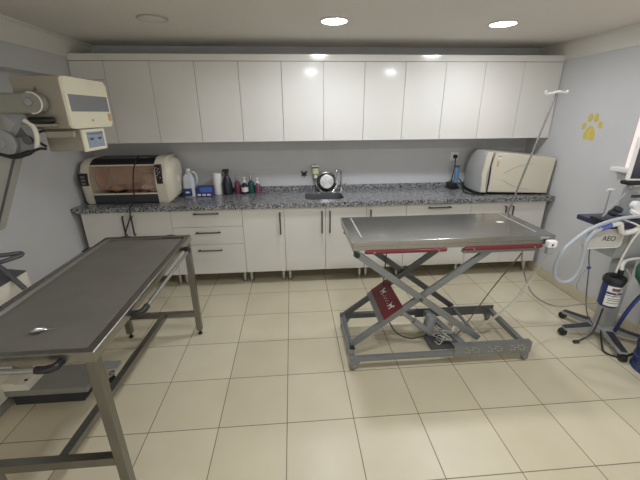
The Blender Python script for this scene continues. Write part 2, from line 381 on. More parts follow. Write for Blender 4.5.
# black butterfly shaped hook
mb = MB()
for s_ in (-1, 1):
    mb.prism([(.21+s_*x, YB-.012, 1.085+z) for x, z in ((.002, .0), (.03, .03), (.038, .012), (.022, -.002), (.032, -.026), (.012, -.03), (.002, -.012))], (0, 0, 0), (0, .0115, 0))
mb.tube([(.21, YB-.012, 1.10), (.21, YB-.012, 1.055), (.21, YB-.03, 1.05)], .005, 8)
solid('coat_hook', mb, BLACK, 'small black butterfly-shaped hook on the wall left of the soap dispenser', 'hook', (.21, YB, 1.08))

# ------------------------------------------------------------------ incubator
IX0, IX1 = -1.875, -1.262; IY0, IY1, IZ0, IZ1 = .315, .74, .896, 1.33
def iprof(k=1.0, dz=0, ky=1.0):
    """closed rounded profile (y,z), bulging to the front"""
    cy_, cz_ = (IY0+IY1)/2, (IZ0+IZ1)/2; pts = []
    for y, z in ((.0, -.5), (.35, -.5), (.5, -.42), (.5, .38), (.42, .5), (.05, .5), (-.18, .48), (-.36, .38), (-.46, .22), (-.5, .02), (-.485, -.18), (-.46, -.34), (-.44, -.5), (-.2, -.5)):
        pts.append((cy_+y*(IY1-IY0)*k*ky, cz_+z*(IZ1-IZ0)*k+dz))
    return pts
inc = thing('incubator', 'cream capsule-shaped pet incubator with a clear brownish front, left end of the worktop', 'incubator', (-1.5, .53, CZ))
def endcap(xs, name):
    mb = MB(); mb.rings([[(x, y, max(z, CZ+.0015)) for y, z in iprof(k)] for x, k in xs]); ob = mb.build(name, CREAM, inc)
    return ob
endcap([(IX0-.005, 1.0), (IX0-.06, 1.0), (IX0-.09, .95), (IX0-.105, .84)], 'left_end')
endcap([(IX1+.002, 1.0), (IX1, 1.05), (IX1+.085, 1.05), (IX1+.098, 1.03), (IX1+.10, .94), (IX1+.122, .92), (IX1+.150, .78), (IX1+.162, .55)], 'right_end')
P = iprof(.97)
def strip(i0, i1, th, name, m, n=10, par=inc, lo=IX0, hi=IX1):
    seg = [P[i % len(P)] for i in range(i0, i1+1)]
    cy_, cz_ = (IY0+IY1)/2, (IZ0+IZ1)/2
    q = spline([(0, y, z) for y, z in seg], 6) if len(seg) > 2 else [Vector((0, *s)) for s in seg]
    inn = [Vector((0, cy_+(p.y-cy_)*(1-th), cz_+(p.z-cz_)*(1-th))) for p in q]
    mb = MB(); mb.prism([(lo, p.y, p.z) for p in q]+[(lo, p.y, p.z) for p in reversed(inn)], (lo, 0, 0), (hi, 0, 0)); return mb.build(name, m, par)
GLASS = glass_mat('tinted_clear_plastic', (196, 166, 144), .27)
INCI = mat('incubator_lining', (214, 172, 146), .5, var=.1, scale=6)
bk = strip(13, 13+2, .05, 'floor_shell', INCI)
strip(2, 4, .05, 'back_shell', INCI)
tp = strip(4, 7, .06, 'top_panel', BLACK)
strip(7, 10, .025, 'window', GLASS)
MB().box(IX0, IX1, IY0+.012, IY0+.05, IZ0+.004, IZ0+.088, .008).build('base_band', DARK, inc)
MB().box(IX0, IX1, IY0+.002, IY0+.014, IZ0+.09, IZ0+.106, .003).build('lower_rail', CREAM, inc)
MB().tube([(IX0, IY0+.06, IZ1-.066), (IX1, IY0+.06, IZ1-.066)], .007, 8).build('upper_rail', CREAM, inc)
mb = MB(); mb.ball((IX0+.02, .52, 1.14), (.012, .12, .13), 20); mb.build('inner_port', mat('orange_lamp_cover', (214, 150, 110), .4, var=.05), inc)
mb = MB()
for k in range(9): mb.box(IX0+.12+k*.045, IX0+.15+k*.045+.01*(k % 3), IY0+.150, IY0+.158, IZ1-.006, IZ1-.0035)
mb.build('lettering', GREY, tp)
def lumps(cx_, n, sx, sy, sz, z0, seed):
    random.seed(seed); mb = MB()
    for k in range(n): mb.ball((cx_+random.uniform(-sx, sx), .52+random.uniform(-sy, sy), z0+random.uniform(0, sz)), (random.uniform(.035, .07), random.uniform(.03, .06), random.uniform(.015, .04)), 10)
    return mb
lumps(-1.60, 16, .22, .10, .05, .985, 3).build('bedding', mat('brown_towel', (150, 100, 74), .9, var=.2, scale=40, bump=.5), inc)
lumps(-1.335, 26, .055, .1, .2, 1.0, 5).build('lace_cover', mat('lace_cloth', (222, 200, 182), .9, var=.25, scale=60, bump=.6), inc)
pn = MB().box(IX0-.098, IX0-.012, IY0-.006, IY0+.03, 1.08, 1.20, .008).build('control_panel', BLACK, inc)
mb = MB()
for k in range(3): mb.box(IX0-.075, IX0-.035, IY0-.0085, IY0-.0055, 1.095+k*.032, 1.113+k*.032, .002, 1)
mb.build('display', mat('grey_display', (120, 122, 118), .3, var=.05), pn)
pn = MB().box(IX1+.018, IX1+.075, IY0-.017, IY0+.02, 1.09, 1.275, .006).build('control_panel', BLACK, inc)
mb = MB()
for a, b_ in ((.012, 1.245), (.03, 1.235), (.018, 1.215), (.036, 1.205), (.022, 1.19), (.012, 1.17), (.034, 1.15)): mb.ball((IX1+.018+a*1.15, IY0-.017, b_), .0045, 8)
mb.build('indicator', WMARK, pn)
MB().lathe([(.05, 0), (.05, .012), (.04, .018), (.001, .02)], (IX1+.155, .52, 1.09), (1, 0, 0)).build('knob', CREAM, inc)
mb = MB(); mb.tube(spline([(-1.43, .45, 1.345), (-1.42, .36, 1.325), (-1.435, .30, 1.24), (-1.455, .27, 1.10), (-1.47, .27, .96), (-1.475, .22, .908), (-1.477, .160, .906), (-1.478, .150, .885), (-1.49, .145, .80), (-1.545, .15, .69), (-1.57, .15, .60), (-1.57, .15, .32)], 6), .0065, 8)
solid('power_cable', mb, BLACK, 'thin black cable hanging over the incubator front and down past the worktop edge', 'cable', (-1.43, .33, .9))

# ------------------------------------------------------------------ things on the worktop
def bottle_prof(r, h, neck=.35): return [(r*.92, 0), (r, h*.03), (r, h*.72), (r*.85, h*.82), (r*neck, h*.92), (r*neck, h)]
BY = .675
jug = thing('jug', 'translucent white plastic jug with a blue label beside the incubator', 'jug', (-1.025, .60, CZ))
mb = MB(); mb.rings([[(x, y, CZ+z) for x, y in rrect(-1.086+i, -.966-i, .55+i*.5, .65-i*.5, .028-i*.1, 4)] for z, i in ((.001, .004), (.012, 0), (.19, 0), (.228, .016), (.255, .042), (.272, .050))]); mb.build('body', mat('translucent_plastic', (196, 202, 206), .3, var=.04), jug)
MB().lathe([(.02, 0), (.02, .022), (.016, .025)], (-1.020, .60, CZ+.272)).build('cap', WHITE, jug)
MB().tube(spline([(-.99, .60, CZ+.26), (-.955, .60, CZ+.25), (-.940, .60, CZ+.19), (-.950, .60, CZ+.14)], 5), .010, 8).build('handle', MATS['translucent_plastic'], jug)
lb = MB().box(-1.087, -.995, .5465, .5495, CZ+.012, CZ+.095).build('label', mat('blue_print', (40, 62, 108), .4, var=.5, scale=50), jug)
MB().box(-1.06, -1.02, .545, .5466, CZ+.045, CZ+.062).build('label_mark', WMARK, lb)
gb = thing('glove_box', 'purple and blue cardboard box lying beside the paper roll', 'box', (-.89, .61, CZ))
MB().box(-.955, -.785, .56, .66, CZ+.001, CZ+.105, .003, 1).build('carton', mat('purple_card', (62, 54, 118), .45, var=.25, scale=25), gb)
MB().box(-.915, -.787, .5585, .5600, CZ+.048, CZ+.1).build('print_panel', mat('bright_blue_card', (60, 112, 190), .45, var=.25, scale=40), gb)
mb = MB()
for k in range(3): mb.box(-.945+k*.05, -.91+k*.052, .5585, .5600, CZ+.01, CZ+.03)
mb.build('lettering', WMARK, gb)
pr = thing('paper_roll', 'upright white paper towel roll behind the glove box', 'paper roll', (-.745, .68, CZ))
MB().lathe([(.048, 0), (.05, .004), (.05, .225), (.048, .229), (.02, .229), (.02, .2), (.001, .2)], (-.745, .68, CZ+.001)).build('roll', mat('tissue_paper', (230, 228, 222), .9, var=.02, scale=30, bump=.2), pr)
sp = thing('spray_bottle', 'black trigger spray bottle next to the paper roll', 'bottle', (-.64, .66, CZ))
MB().lathe([(.05, 0), (.056, .006), (.056, .12), (.043, .165), (.02, .205), (.017, .225)], (-.64, .66, CZ+.001)).build('body', mat('navy_black_plastic', (36, 36, 46), .3, var=.08), sp)
mb = MB(); mb.box(-.68, -.61, .645, .675, CZ+.245, CZ+.275, .008); mb.lathe([(.021, .222), (.021, .245)], (-.64, .66, CZ)); mb.build('trigger_head', BLACK, sp)
MB().tube([(-.672, .66, CZ+.248), (-.682, .66, CZ+.225), (-.674, .66, CZ+.20)], [.007, .006, .004], 8).build('trigger', BLACK, sp)
for x, y, c, m_, lbl, lbcol, capc, h in ((-.535, .69, (112, 54, 78), 'pink_liquid', 'pink soap bottle with a silver pump, right beside the spray bottle', None, CHROME, .15),
                              (-.455, .665, (52, 28, 40), 'dark_liquid', 'dark bottle with a white label and white cap, second of the four small bottles', WMARK, WHITE, .125),
                              (-.385, .69, (28, 78, 72), 'green_liquid', 'dark green bottle with a silver pump, third of the four small bottles', None, CHROME, .15),
                              (-.315, .69, (124, 72, 94), 'rose_liquid', 'pink bottle with a white pump, last of the four small bottles towards the sink', None, WHITE, .11)):
    b = thing('pump_bottle', lbl, 'bottle', (x, y, CZ), 'small bottles on the worktop')
    r_ = .036 if h > .12 else .034
    MB().lathe(bottle_prof(r_, h), (x, y, CZ+.001)).build('body', mat(m_, c, .25, var=.08), b)
    MB().lathe([(.016, 0), (.016, .02), (.006, .024), (.006, .045), (.014, .047), (.014, .058), (.003, .06)], (x, y, CZ+h)).build('pump', capc, b)
    if lbcol: MB().lathe([(r_+.0005, h*.2), (r_+.0018, h*.21), (r_+.0018, h*.6), (r_+.0005, h*.61)], (x, y, CZ)).build('label', lbcol, b)

# wall socket, clipper on charger
so = thing('power_socket', 'square white wall socket with a black plug above the clipper stand', 'socket', (1.962, YB, 1.245))
MB().box(1.915, 2.01, YB-.012, YB-.001, 1.197, 1.293, .004).build('plate', WHITE, so)
MB().lathe([(.034, 0), (.034, .003), (.03, .004)], (1.962, YB-.012, 1.245), (0, -1, 0)).build('insert', WHITE, so)
mb = MB(); mb.lathe([(.022, 0), (.022, .03), (.014, .04)], (1.962, YB-.016, 1.245), (0, -1, 0))
mb.tube(spline([(1.962, YB-.045, 1.235), (1.955, YB-.06, 1.16), (1.945, .73, 1.08), (1.93, .715, 1.0), (1.925, .715, .95)], 6), .006, 8)
solid('plug_lead', mb, BLACK, 'black plug in the wall socket with its lead running down to the clipper stand', 'plug', (1.962, YB, 1.24))
st = thing('charging_stand', 'black charging stand on the worktop beside the steriliser, below the socket', 'charger', (1.96, .68, CZ))
MB().box(1.872, 1.955, .62, .74, CZ+.001, CZ+.075, .014).build('base', BLACK, st)
MB().box(1.955, 1.985, .63, .70, CZ+.001, CZ+.04, .01).build('foot', BLACK, st)
cl = thing('clipper', 'blue cordless hair clipper standing upright in its black charging stand', 'clipper', (1.94, .66, CZ+.07))
MB().rings([[(x+dx, y, z) for x, y in rrect(1.94-w_, 1.94+w_, .645-w_*.8, .645+w_*.8, w_*.6, 4)] for z, w_, dx in ((CZ+.076, .022, 0), (CZ+.12, .026, .004), (CZ+.20, .022, .002), (CZ+.225, .026, -.002), (CZ+.25, .02, -.004))]).build('body', mat('steel_blue_plastic', (92, 128, 158), .35, var=.1), cl)
MB().box(1.912, 1.96, .622, .664, CZ+.25, CZ+.268, .004).build('blade', DARK, cl)

# ------------------------------------------------------------------ steriliser (autoclave)
A0 = Vector((2.150, .315, CZ)); AR = Matrix.Rotation(math.radians(-6.5), 4, 'Z')
au = thing('steriliser', 'cream tabletop steriliser with a bulging grey door, right end of the worktop', 'steriliser', A0)
au.rotation_euler.z = math.radians(-6.5)
def loc(x, y, z): return (A0.x+x, A0.y+y, A0.z+z)
def lbox(x0, x1, y0, y1, z0, z1, bev=.0): return MB().box(A0.x+x0, A0.x+x1, A0.y+y0, A0.y+y1, A0.z+z0, A0.z+z1, bev)
prof = [(.0, .04), (.01, .03), (.62, .018), (.645, .375), (.64, .385), (.045, .445), (.03, .44), (.0, .30), (.012, .2)]
mb = MB(); mb.prism([loc(x, 0, z) for x, z in prof], (0, 0, 0), (0, .40, 0)); bmesh.ops.bevel(mb.b, geom=[e for e in mb.b.edges if abs(e.verts[0].co.y-e.verts[1].co.y) < 1e-6], offset=.008, segments=2, affect='EDGES')
mb.build('body', CREAM, au)
dp = [(-.018, -.004), (-.04, -.012), (-.088, -.010), (-.115, .05), (-.132, .14), (-.138, .24), (-.13, .34), (-.03, .40), (-.018, .40)]
rg = []
for z, k, dx in ((.028, .97, .004), (.04, 1.0, 0), (.20, 1.0, 0), (.30, .93, .002), (.40, .76, .006), (.44, .63, .010), (.452, .56, .012)):
    rg.append([loc(-.012+(x+.012)*k+dx, y, z) for x, y in dp])
d = MB().rings(rg).build('door', mat('silver_grey_plastic', (164, 165, 162), .35, var=.03), au)
fx = MB(); fx.prism([loc(x, -.0135, z) for x, z in ((-.030, .03), (-.078, .036), (-.080, .12), (-.092, .22), (-.082, .30), (-.066, .452), (-.006, .447), (-.020, .36), (-.044, .22), (-.040, .12))], (0, 0, 0), (0, .05, 0))
fx.build('door_edge', CREAM, d)
lbox(-.020, .0, .006, .39, .03, .43).build('gap_shade', BLACK, au)  # black filler stands in for the shade in the gap between door and body
lbox(.055, .085, -.002, .001, .37, .425).build('label', WMARK, au)
lbox(.058, .082, -.003, -.0015, .40, .41).build('label_mark', BLACK, au)
lbox(.05, .068, -.002, .001, .30, .355).build('latch', OCHRE, au)
mb = MB()
for z0, s_ in ((.23, 1), (.16, -1)):
    mb.tube(spline([loc(.14+.0*s_, -.002, z0+s_*.0), loc(.22, -.002, z0+s_*.05), loc(.32, -.002, z0+s_*.085), loc(.42, -.002, z0+s_*.10)], 5), .0022, 6)
mb.build('groove_line', mat('groove_shade', (170, 162, 144), .5, var=.02), au)
for x in (.06, .58):
    for y in (.05, .34): MB().lathe([(.016, 0), (.018, .024)], loc(x, y, .001), n=12).build('foot', BLACK, au)
lbox(-.13, .60, .02, .38, .012, .03).build('base_plate', BLACK, au)
mb = MB(); mb.tube(spline([(2.02, .73, CZ+.10), (2.03, .70, CZ+.085), (1.985, .56, CZ+.055), (1.965, .47, CZ+.012), (1.965, .40, CZ+.008), (2.02, .31, CZ+.008), (2.09, .285, CZ+.008)], 6), .007, 8)
solid('steriliser_lead', mb, BLACK, 'black lead curling on the worktop around the steriliser door', 'cable', (1.99, .5, CZ))

# paw print on the right wall
YEL = mat('yellow_paint', (204, 184, 92), .6, var=.10, scale=22)
mb = MB()
def blob(cy_, cz_, ry, rz, rot=0, n=20):
    pts = []
    for k in range(n):
        a = 2*PI*k/n; y, z = ry*math.cos(a), rz*math.sin(a); pts.append((XR-.0025, cy_+y*math.cos(rot)-z*math.sin(rot), cz_+y*math.sin(rot)+z*math.cos(rot)))
    mb.prism(pts, (0, 0, 0), (.0024, 0, 0))
PY, PZ = -.065, 1.59
for dy, dz, ry, rz, ro in ((.105, .02, .026, .036, .3), (.045, .10, .028, .044, .1), (-.03, .10, .028, .044, -.1), (-.10, .035, .026, .036, -.3)): blob(PY+dy, PZ+dz, ry, rz, ro)
pad = [(0, .03), (-.035, .015), (-.06, -.03), (-.075, -.075), (-.055, -.11), (-.02, -.10), (.02, -.10), (.055, -.11), (.075, -.075), (.06, -.03), (.035, .015)]
mb.prism([(XR-.0025, PY+.01+p.x, PZ-.005+p.y) for p in spline([(a, b_, 0) for a, b_ in pad+[pad[0]]], 5)[:-1]], (0, 0, 0), (.0024, 0, 0))
for v in mb.b.verts: v.co.y = PY+(v.co.y-PY)*.86; v.co.z = PZ+(v.co.z-PZ)*.9-.012
solid('paw_print', mb, YEL, 'yellow animal paw print painted on the grey right wall', 'wall decoration', (XR, PY, PZ))

# ------------------------------------------------------------------ scissor-lift table
sc = thing('lift_table', 'steel-topped examination table on a grey scissor lift with red rails', 'table', (1.14, -.90, 0))
TX0, TX1, TY0, TY1, TZ = .450, 1.828, -1.112, -.556, .950
mb = MB(); mb.box(TX0, TX1, TY0, TY1, TZ-.034, TZ, .004)
b = mb.b; 
tt = mb.build('tabletop', STEELR, sc)
MB().box(TX0+.004, TX1-.004, TY0+.004, TY1-.004, TZ-.066, TZ-.035, .003).build('tabletop_underframe', STEELE, sc)
mb = MB()
for x in (TX0+.068, TX1-.098): MB().box(x, x+.012, TY0+.075, TY1-.03, TZ+.0002, TZ+.003, .0012, 1).build('ridge', mat('bright_steel', (206, 205, 200), .4, .8, var=.03), tt)
mb = MB(); mb.prism([(1.62+.028*math.cos(k*2*PI/14)*(1+.3*math.sin(3*k)), -.80+.016*math.sin(k*2*PI/14), TZ+.0003) for k in range(14)], (0, 0, 0), (0, 0, .0012)); mb.build('sticker_residue', WMARK, tt)
YFa, YRa = -1.085, -.645
for a, b_ in ((.535, 1.085), (1.205, 1.748)):
    y = TY0+.004; mb = MB(); mb.tube([(a, y, .874), (a+.012, y, .874), (b_-.012, y, .874), (b_, y, .874)], [.009, .0145, .0145, .009], 12)
    rr_ = mb.build('red_rail', REDP, sc)
    mb = MB()
    for x in (a+.06, b_-.06): mb.lathe([(.006, 0), (.005, .003), (.001, .004)], (x, y-.0143, .874), (0, -1, 0), 10)
    mb.build('bolt', CHROME, rr_)
MB().box(1.21, 1.735, TY0+.012, TY0+.05, .835, .858, .002).build('upper_channel', GREYP, sc)
MB().box(1.21, 1.735, TY1-.05, TY1-.012, .835, .882, .002).build('upper_channel', GREYP, sc)
MB().box(.47, 1.05, TY1-.05, TY1-.012, .850, .882, .002).build('upper_channel', GREYP, sc)
# base frame
BX0, BX1, BY0, BY1 = .440, 1.768, -1.205, -.690
MB().box(BX0, 1.215, BY0, BY0+.036, .078, .112, .003).build('base_rail', GREYP, sc)
mb = MB(); mb.box(1.19, BX1, BY0-.004, BY0+.006, .080, .166, .002); mb.box(1.19, BX1, BY0+.006, BY0+.04, .158, .166); mb.box(1.19, BX1, BY0+.006, BY0+.04, .080, .088)
ch = mb.build('slotted_channel', GREYP, sc)
mb = MB()
for g in (1.27, 1.44, 1.61):
    for i in range(5):
        for z in (.105, .125, .143): 
            if (i+int(z*100)) % 3: mb.box(g+i*.024, g+i*.024+.013, BY0-.0052, BY0-.0035, z, z+.006)
mb.build('slot', mat('pale_slot', (176, 170, 150), .6, var=.1), ch)
MB().box(BX0, BX0+.038, BY0+.04, BY1, .082, .122, .003).build('base_rail', GREYP, sc)
MB().box(BX1-.045, BX1-.008, BY0+.04, BY1, .098, .138, .003).build('base_rail', GREYP, sc)
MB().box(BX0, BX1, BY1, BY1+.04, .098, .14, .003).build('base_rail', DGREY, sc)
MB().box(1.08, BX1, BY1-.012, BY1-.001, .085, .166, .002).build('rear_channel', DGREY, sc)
for x, s_ in ((BX0+.004, 1), (BX1-.004, -1)):
    for y in (BY0+.002, BY1+.004):
        mb = MB(); mb.prism([(x, y, .10), (x+s_*.085, y, .10), (x+s_*.05, y, .04), (x+s_*.036, y, .016), (x, y, .016)], (0, 0, 0), (0, .006, 0))
        ft = mb.build('foot', GREYP, sc)
        mb = MB(); mb.lathe([(.013, 0), (.015, .003), (.015, .02), (.013, .023)], (x+s_*.020, y+.008, .0155), (0, 1, 0), 16); mb.build('wheel', BLACK, ft)
        MB().lathe([(.009, 0), (.008, .005), (.001, .006)], (x+s_*.03, y, .045), (0, -1, 0), 12).build('bolt', CHROME, ft)
# scissor arms
AB = ((.470, .125), (1.420, .850)); AA = ((.472, .868), (1.422, .145))
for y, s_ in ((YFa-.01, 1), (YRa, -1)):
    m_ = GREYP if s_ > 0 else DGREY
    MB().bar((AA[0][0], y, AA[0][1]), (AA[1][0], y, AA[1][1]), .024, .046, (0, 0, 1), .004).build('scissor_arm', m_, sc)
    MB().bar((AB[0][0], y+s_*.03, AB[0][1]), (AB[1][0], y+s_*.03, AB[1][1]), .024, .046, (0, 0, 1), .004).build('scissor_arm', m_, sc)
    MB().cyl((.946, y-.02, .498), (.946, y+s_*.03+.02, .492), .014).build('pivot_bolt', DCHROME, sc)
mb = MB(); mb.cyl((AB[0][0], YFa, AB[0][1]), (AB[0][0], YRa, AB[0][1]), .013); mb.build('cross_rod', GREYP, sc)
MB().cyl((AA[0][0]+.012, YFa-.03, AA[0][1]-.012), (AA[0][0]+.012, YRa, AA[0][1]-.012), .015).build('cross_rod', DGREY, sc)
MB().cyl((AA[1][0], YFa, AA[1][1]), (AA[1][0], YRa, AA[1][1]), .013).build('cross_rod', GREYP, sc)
for x, z in (AB[0], (AA[0][0]+.012, AA[0][1]-.012)): MB().cyl((x, YFa-.032, z), (x, YFa-.012, z), .019).build('roller', BLACK, sc)
# red plate between the lower arms
sl = Vector((AB[1][0]-AB[0][0], 0, AB[1][1]-AB[0][1])).normalized(); nr = Vector((-sl.z, 0, sl.x))
def pl(t, y, n_): 
    p = Vector((AB[0][0], 0, AB[0][1]))+sl*t+nr*n_; return (p.x, y, p.z)
def plate(t0, t1, n0, n1): 
    ya, yb = YFa-.005, YRa-.005; mb = MB(); mb.prism([pl(t0, ya, n0), pl(t1, ya, n0), pl(t1, yb, n0), pl(t0, yb, n0)], pl(t0, 0, n0), pl(t0, 0, n1)); return mb
plate(.265, .44, .0235, .029).build('cross_plate', GREYP, sc)
rp_ = plate(.31, .475, .0295, .033).build('red_plate', REDP, sc)
mb = MB(); random.seed(2)
def mark(poly, t0, y0, k):
    mb.prism([pl(t0+b_*k, y0+a*k, .0332) for a, b_ in poly], pl(0, 0, .0332), pl(0, 0, .0340))
dogm = [(-.5, -.5), (-.35, -.5), (-.3, -.1), (.15, -.1), (.2, -.5), (.35, -.5), (.38, .1), (.6, .25), (.55, .45), (.3, .5), (.2, .2), (-.4, .2), (-.6, .5), (-.7, .45), (-.52, .1)]
mark([(a, b_) for a, b_ in dogm], .40, -.775, .052); mark([(-b_*.9, a*.9) for a, b_ in dogm], .385, -.735, .07) if False else None
mark([(-a, b_) for a, b_ in dogm], .40, -1.00, .052)
for k in range(7): mark([(-.4, -.5), (.4, -.5), (.4, .5), (-.4, .5)], .385+.012*(k % 2), -.945+k*.019, .008)
mb.build('silhouette_print', WMARK, rp_)
# actuator and motor
MB().cyl((.86, -.90, .30), (1.02, -.90, .165), .017).build('actuator_rod', CHROME, sc)
MB().cyl((.99, -.90, .19), (1.16, -.90, .047), .026).build('actuator_tube', GREY, sc)
mb = MB(); mb.lathe([(.04, 0), (.045, .01), (.045, .12), (.035, .14)], (1.13, -.86, .06), (.2, .1, 1)); mb.build('motor', GREY, sc)
MB().box(1.10, 1.34, -1.03, -.88, .002, .05, .006).build('control_box', DGREY, sc)
MB().bar((1.17, -.70, .13), (1.30, -1.15, .10), .05, .05, (0, 0, 1), .004).build('motor_bracket', GREYP, sc)
random.seed(11)
for k in range(7):
    pts = [(1.18+random.uniform(-.05, .12), -1.0+random.uniform(-.07, .05), .05+random.uniform(.01, .13)) for _ in range(7)]
    MB().tube(spline(pts, 5), .0027, 6).build('wire', WHITE if k % 2 else GREY, sc)
MB().tube(spline([(.82, -.66, .86), (.80, -.68, .60), (.79, -.72, .30), (.84, -.85, .10), (.95, -.93, .05), (1.08, -.94, .07)], 6), .005, 6).build('wire', DARK, sc)

# hand control hanging at the table corner with its coiled lead
hc = thing('hand_control', 'white hand control hanging at the right front corner of the lift table', 'remote control', (1.79, -1.13, .87))
MB().box(1.752, 1.815, -1.162, -1.118, .875, .925, .01).build('head', WHITE, hc)
MB().box(1.760, 1.802, -1.155, -1.12, .825, .876, .008).build('grip', GREY, hc)
MB().box(1.772, 1.785, -1.1645, -1.161, .89, .905, .002).build('button', DARK, hc)
def coil(a, b_, R_, turns, r_):
    a, b_ = Vector(a), Vector(b_); d_ = b_-a; t = d_.normalized(); u = t.orthogonal().normalized(); v = t.cross(u); n = turns*10
    return [a+d_*(k/n)+(u*math.cos(2*PI*k/10)+v*math.sin(2*PI*k/10))*R_ for k in range(n+1)]
mb = MB(); mb.tube([(1.785, -1.135, .826), (1.81, -1.08, .74), (1.83, -1.0, .623)], .004, 6)
mb.tube(coil((1.83, -1.0, .623), (1.753, -1.0, .435), .011, 16, .004), .004, 6)
mb.tube(spline([(1.753, -1.0, .435), (1.67, -.98, .30), (1.58, -.92, .15), (1.50, -.86, .05), (1.42, -.82, .014), (1.33, -.81, .014)], 6), .010, 8)
solid('coiled_lead', mb, mat('ivory_rubber', (206, 200, 182), .5, var=.05), 'ivory coiled lead running from the hand control down to the floor inside the lift frame', 'cable', (1.6, -.95, .3))
# drip pole leaning up from the back right corner of the table
ip = thing('drip_pole', 'thin grey drip pole with a white cross hook, leaning up from the lift table', 'drip pole', (1.835, -.545, .84))
MB().tube([(1.840, -.505, .80), (1.872, -.503, .94), (2.078, -.50, 1.862)], .0075, 10).build('pole', mat('pole_metal', (140, 138, 136), .35, .8, var=.04), ip)
MB().tube(spline([(1.99, -.50, 1.872), (2.0, -.50, 1.848), (2.05, -.50, 1.856), (2.10, -.50, 1.864), (2.155, -.50, 1.860), (2.162, -.50, 1.875)], 5), .008, 8).build('hook', WHITE, ip)
MB().box(1.829, 1.87, -.575, -.495, .86, .90, .004).build('clamp', GREYP, ip)
mb = MB(); mb.tube(spline([(1.80, -.90, .86), (1.77, -.90, .734), (1.609, -.90, .474), (1.42, -.90, .123), (1.36, -.90, .03), (1.30, -.90, .008)], 6), .0042, 8)
solid('table_cable', mb, mat('grey_brown_rubber', (96, 90, 82), .5, var=.05), 'grey-brown cable slanting from under the lift table top to its base frame', 'cable', (1.55, -.95, .4))

# ------------------------------------------------------------------ long steel table on the left
lt = thing('steel_table', 'long brushed steel examination table in the left foreground', 'table', (-1.02, -1.30, 0))
X0, X1, Y0, Y1, TZ = -1.325, -.705, -1.992, -.625, .870
mb = MB()
bo = [(X0, Y0), (X1, Y0), (X1, Y1), (X0, Y1)]
def rr(i, z): return [(X0+i, Y0+i, z), (X1-i, Y0+i, z), (X1-i, Y1-i, z), (X0+i, Y1-i, z)]
mb.rings([rr(.0, TZ-.045), rr(0, TZ-.003), rr(.003, TZ), rr(.030, TZ), rr(.042, TZ-.012), rr(.05, TZ-.013)], cap=False); mb.b.faces.new([mb.b.verts.new(p) for p in rr(0, TZ-.045)])
rim = mb.build('rim', STEELE, lt)
MB().box(X0+.049, X1-.049, Y0+.049, Y1-.049, TZ-.030, TZ-.0128).build('tray', STEELT, lt)
for x in (X0+.03, X1-.03):
    for y in (Y0+.035, Y1-.025):
        lg = MB().box(x-.022, x+.022, y-.022, y+.022, .042, TZ-.046, .004).build('leg', STEEL, lt)
        MB().lathe([(.017, 0), (.018, .012), (.008, .016), (.008, .045)], (x, y, 0), n=14).build('levelling_foot', BLACK, lg)
for y in (Y0+.035, Y1-.025): MB().box(X0+.053, X1-.053, y-.02, y+.02, .175 if y > -1 else .24, .215 if y > -1 else .285, .003).build('end_stretcher', STEEL, lt)
xm = (X0+X1)/2+.02
MB().bar((xm, Y0+.056, .262), (xm, Y1-.046, .195), .042, .042, (0, 0, 1), .003).build('long_stretcher', STEEL, lt)
def side_rail(a, b_, off, jut):
    """tube rail held by black elbows; off = outward direction"""
    off = Vector(off); a, b_ = Vector(a), Vector(b_); d_ = (b_-a).normalized()
    MB().tube([a+off*jut, b_+off*jut], .011, 10).build('side_rail', CHROME, lt)
    for p, s_ in ((a, 1), (b_, -1)):
        MB().tube(spline([p-d_*s_*.035-off*.004, p-d_*s_*.03+off*jut*.65, p-d_*s_*.008+off*jut, p+d_*s_*.03+off*jut], 5), [.0155]*16, 10).build('rail_elbow', BLACK, lt)
side_rail((X1+.003, -1.62, TZ-.04), (X1+.003, -.85, TZ-.04), (1, 0, 0), .038)
side_rail((X0-.003, -1.60, TZ-.03), (X0-.003, -.82, TZ-.03), (-1, 0, 0), .038)
side_rail((-1.25, Y0-.003, TZ-.035), (-.865, Y0-.003, TZ-.035), (0, -1, 0), .038)
side_rail((-1.20, Y1+.003, TZ-.025), (-.86, Y1+.003, TZ-.025), (0, 1, 0), .038)
sn = thing('steel_clip', 'small shiny steel clip lying on the near end of the long steel table', 'clip', (-1.02, -1.82, TZ-.0125))
mb = MB(); mb.rings([[(-1.045+t*.075+.0, -1.825+.021*w_*math.cos(a)+t*.03, TZ-.0122+.015*w_*(1+math.sin(a))) for a in [k*PI/6 for k in range(12)]] for t, w_ in ((0, .15), (.12, .75), (.3, 1), (.5, .75), (.66, .3), (.8, .16), (1.1, .1))]); mb.build('body', CHROME, sn)
# ------------------------------------------------------------------ mobile imaging unit on the left
xr = thing('imaging_unit', 'cream and grey mobile imaging unit with a raised head, between left wall and steel table', 'medical machine', (-1.85, -1.25, 0))
hx0, hx1, hy0, hy1, hz0, hz1 = -1.555, -1.265, -.80, -.285, 1.645, 1.948
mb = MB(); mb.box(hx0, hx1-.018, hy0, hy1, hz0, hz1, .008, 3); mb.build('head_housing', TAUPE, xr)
mb = MB(); mb.prism([(hx1-.017, y, z) for y, z in rrect(hy0+.001, hy1, hz0, hz1, .03, 6)], (0, 0, 0), (.017, 0, 0)); bmesh.ops.bevel(mb.b, geom=[e for e in mb.b.edges if all(v.co.x > hx1-.001 for v in e.verts)], offset=.006, segments=2, affect='EDGES')
hf = mb.build('head_front', mat('ivory_plastic', (234, 228, 202), .35, var=.02, scale=5), xr)
MB().box(hx1-.006, hx1+.002, hy0+.03, hy1-.02, 1.748, 1.848, .002).build('front_panel', PANELG, hf)
MB().box(hx1-.02, hx1+.0015, hy1-.06, hy1+.001, hz0+.03, 1.745, .012).build('corner_lamp', OCHRE, hf)
MB().box(hx1-.001, hx1+.0016, -.56, -.54, 1.685, 1.70, .001, 1).build('logo_mark', GREY, hf)
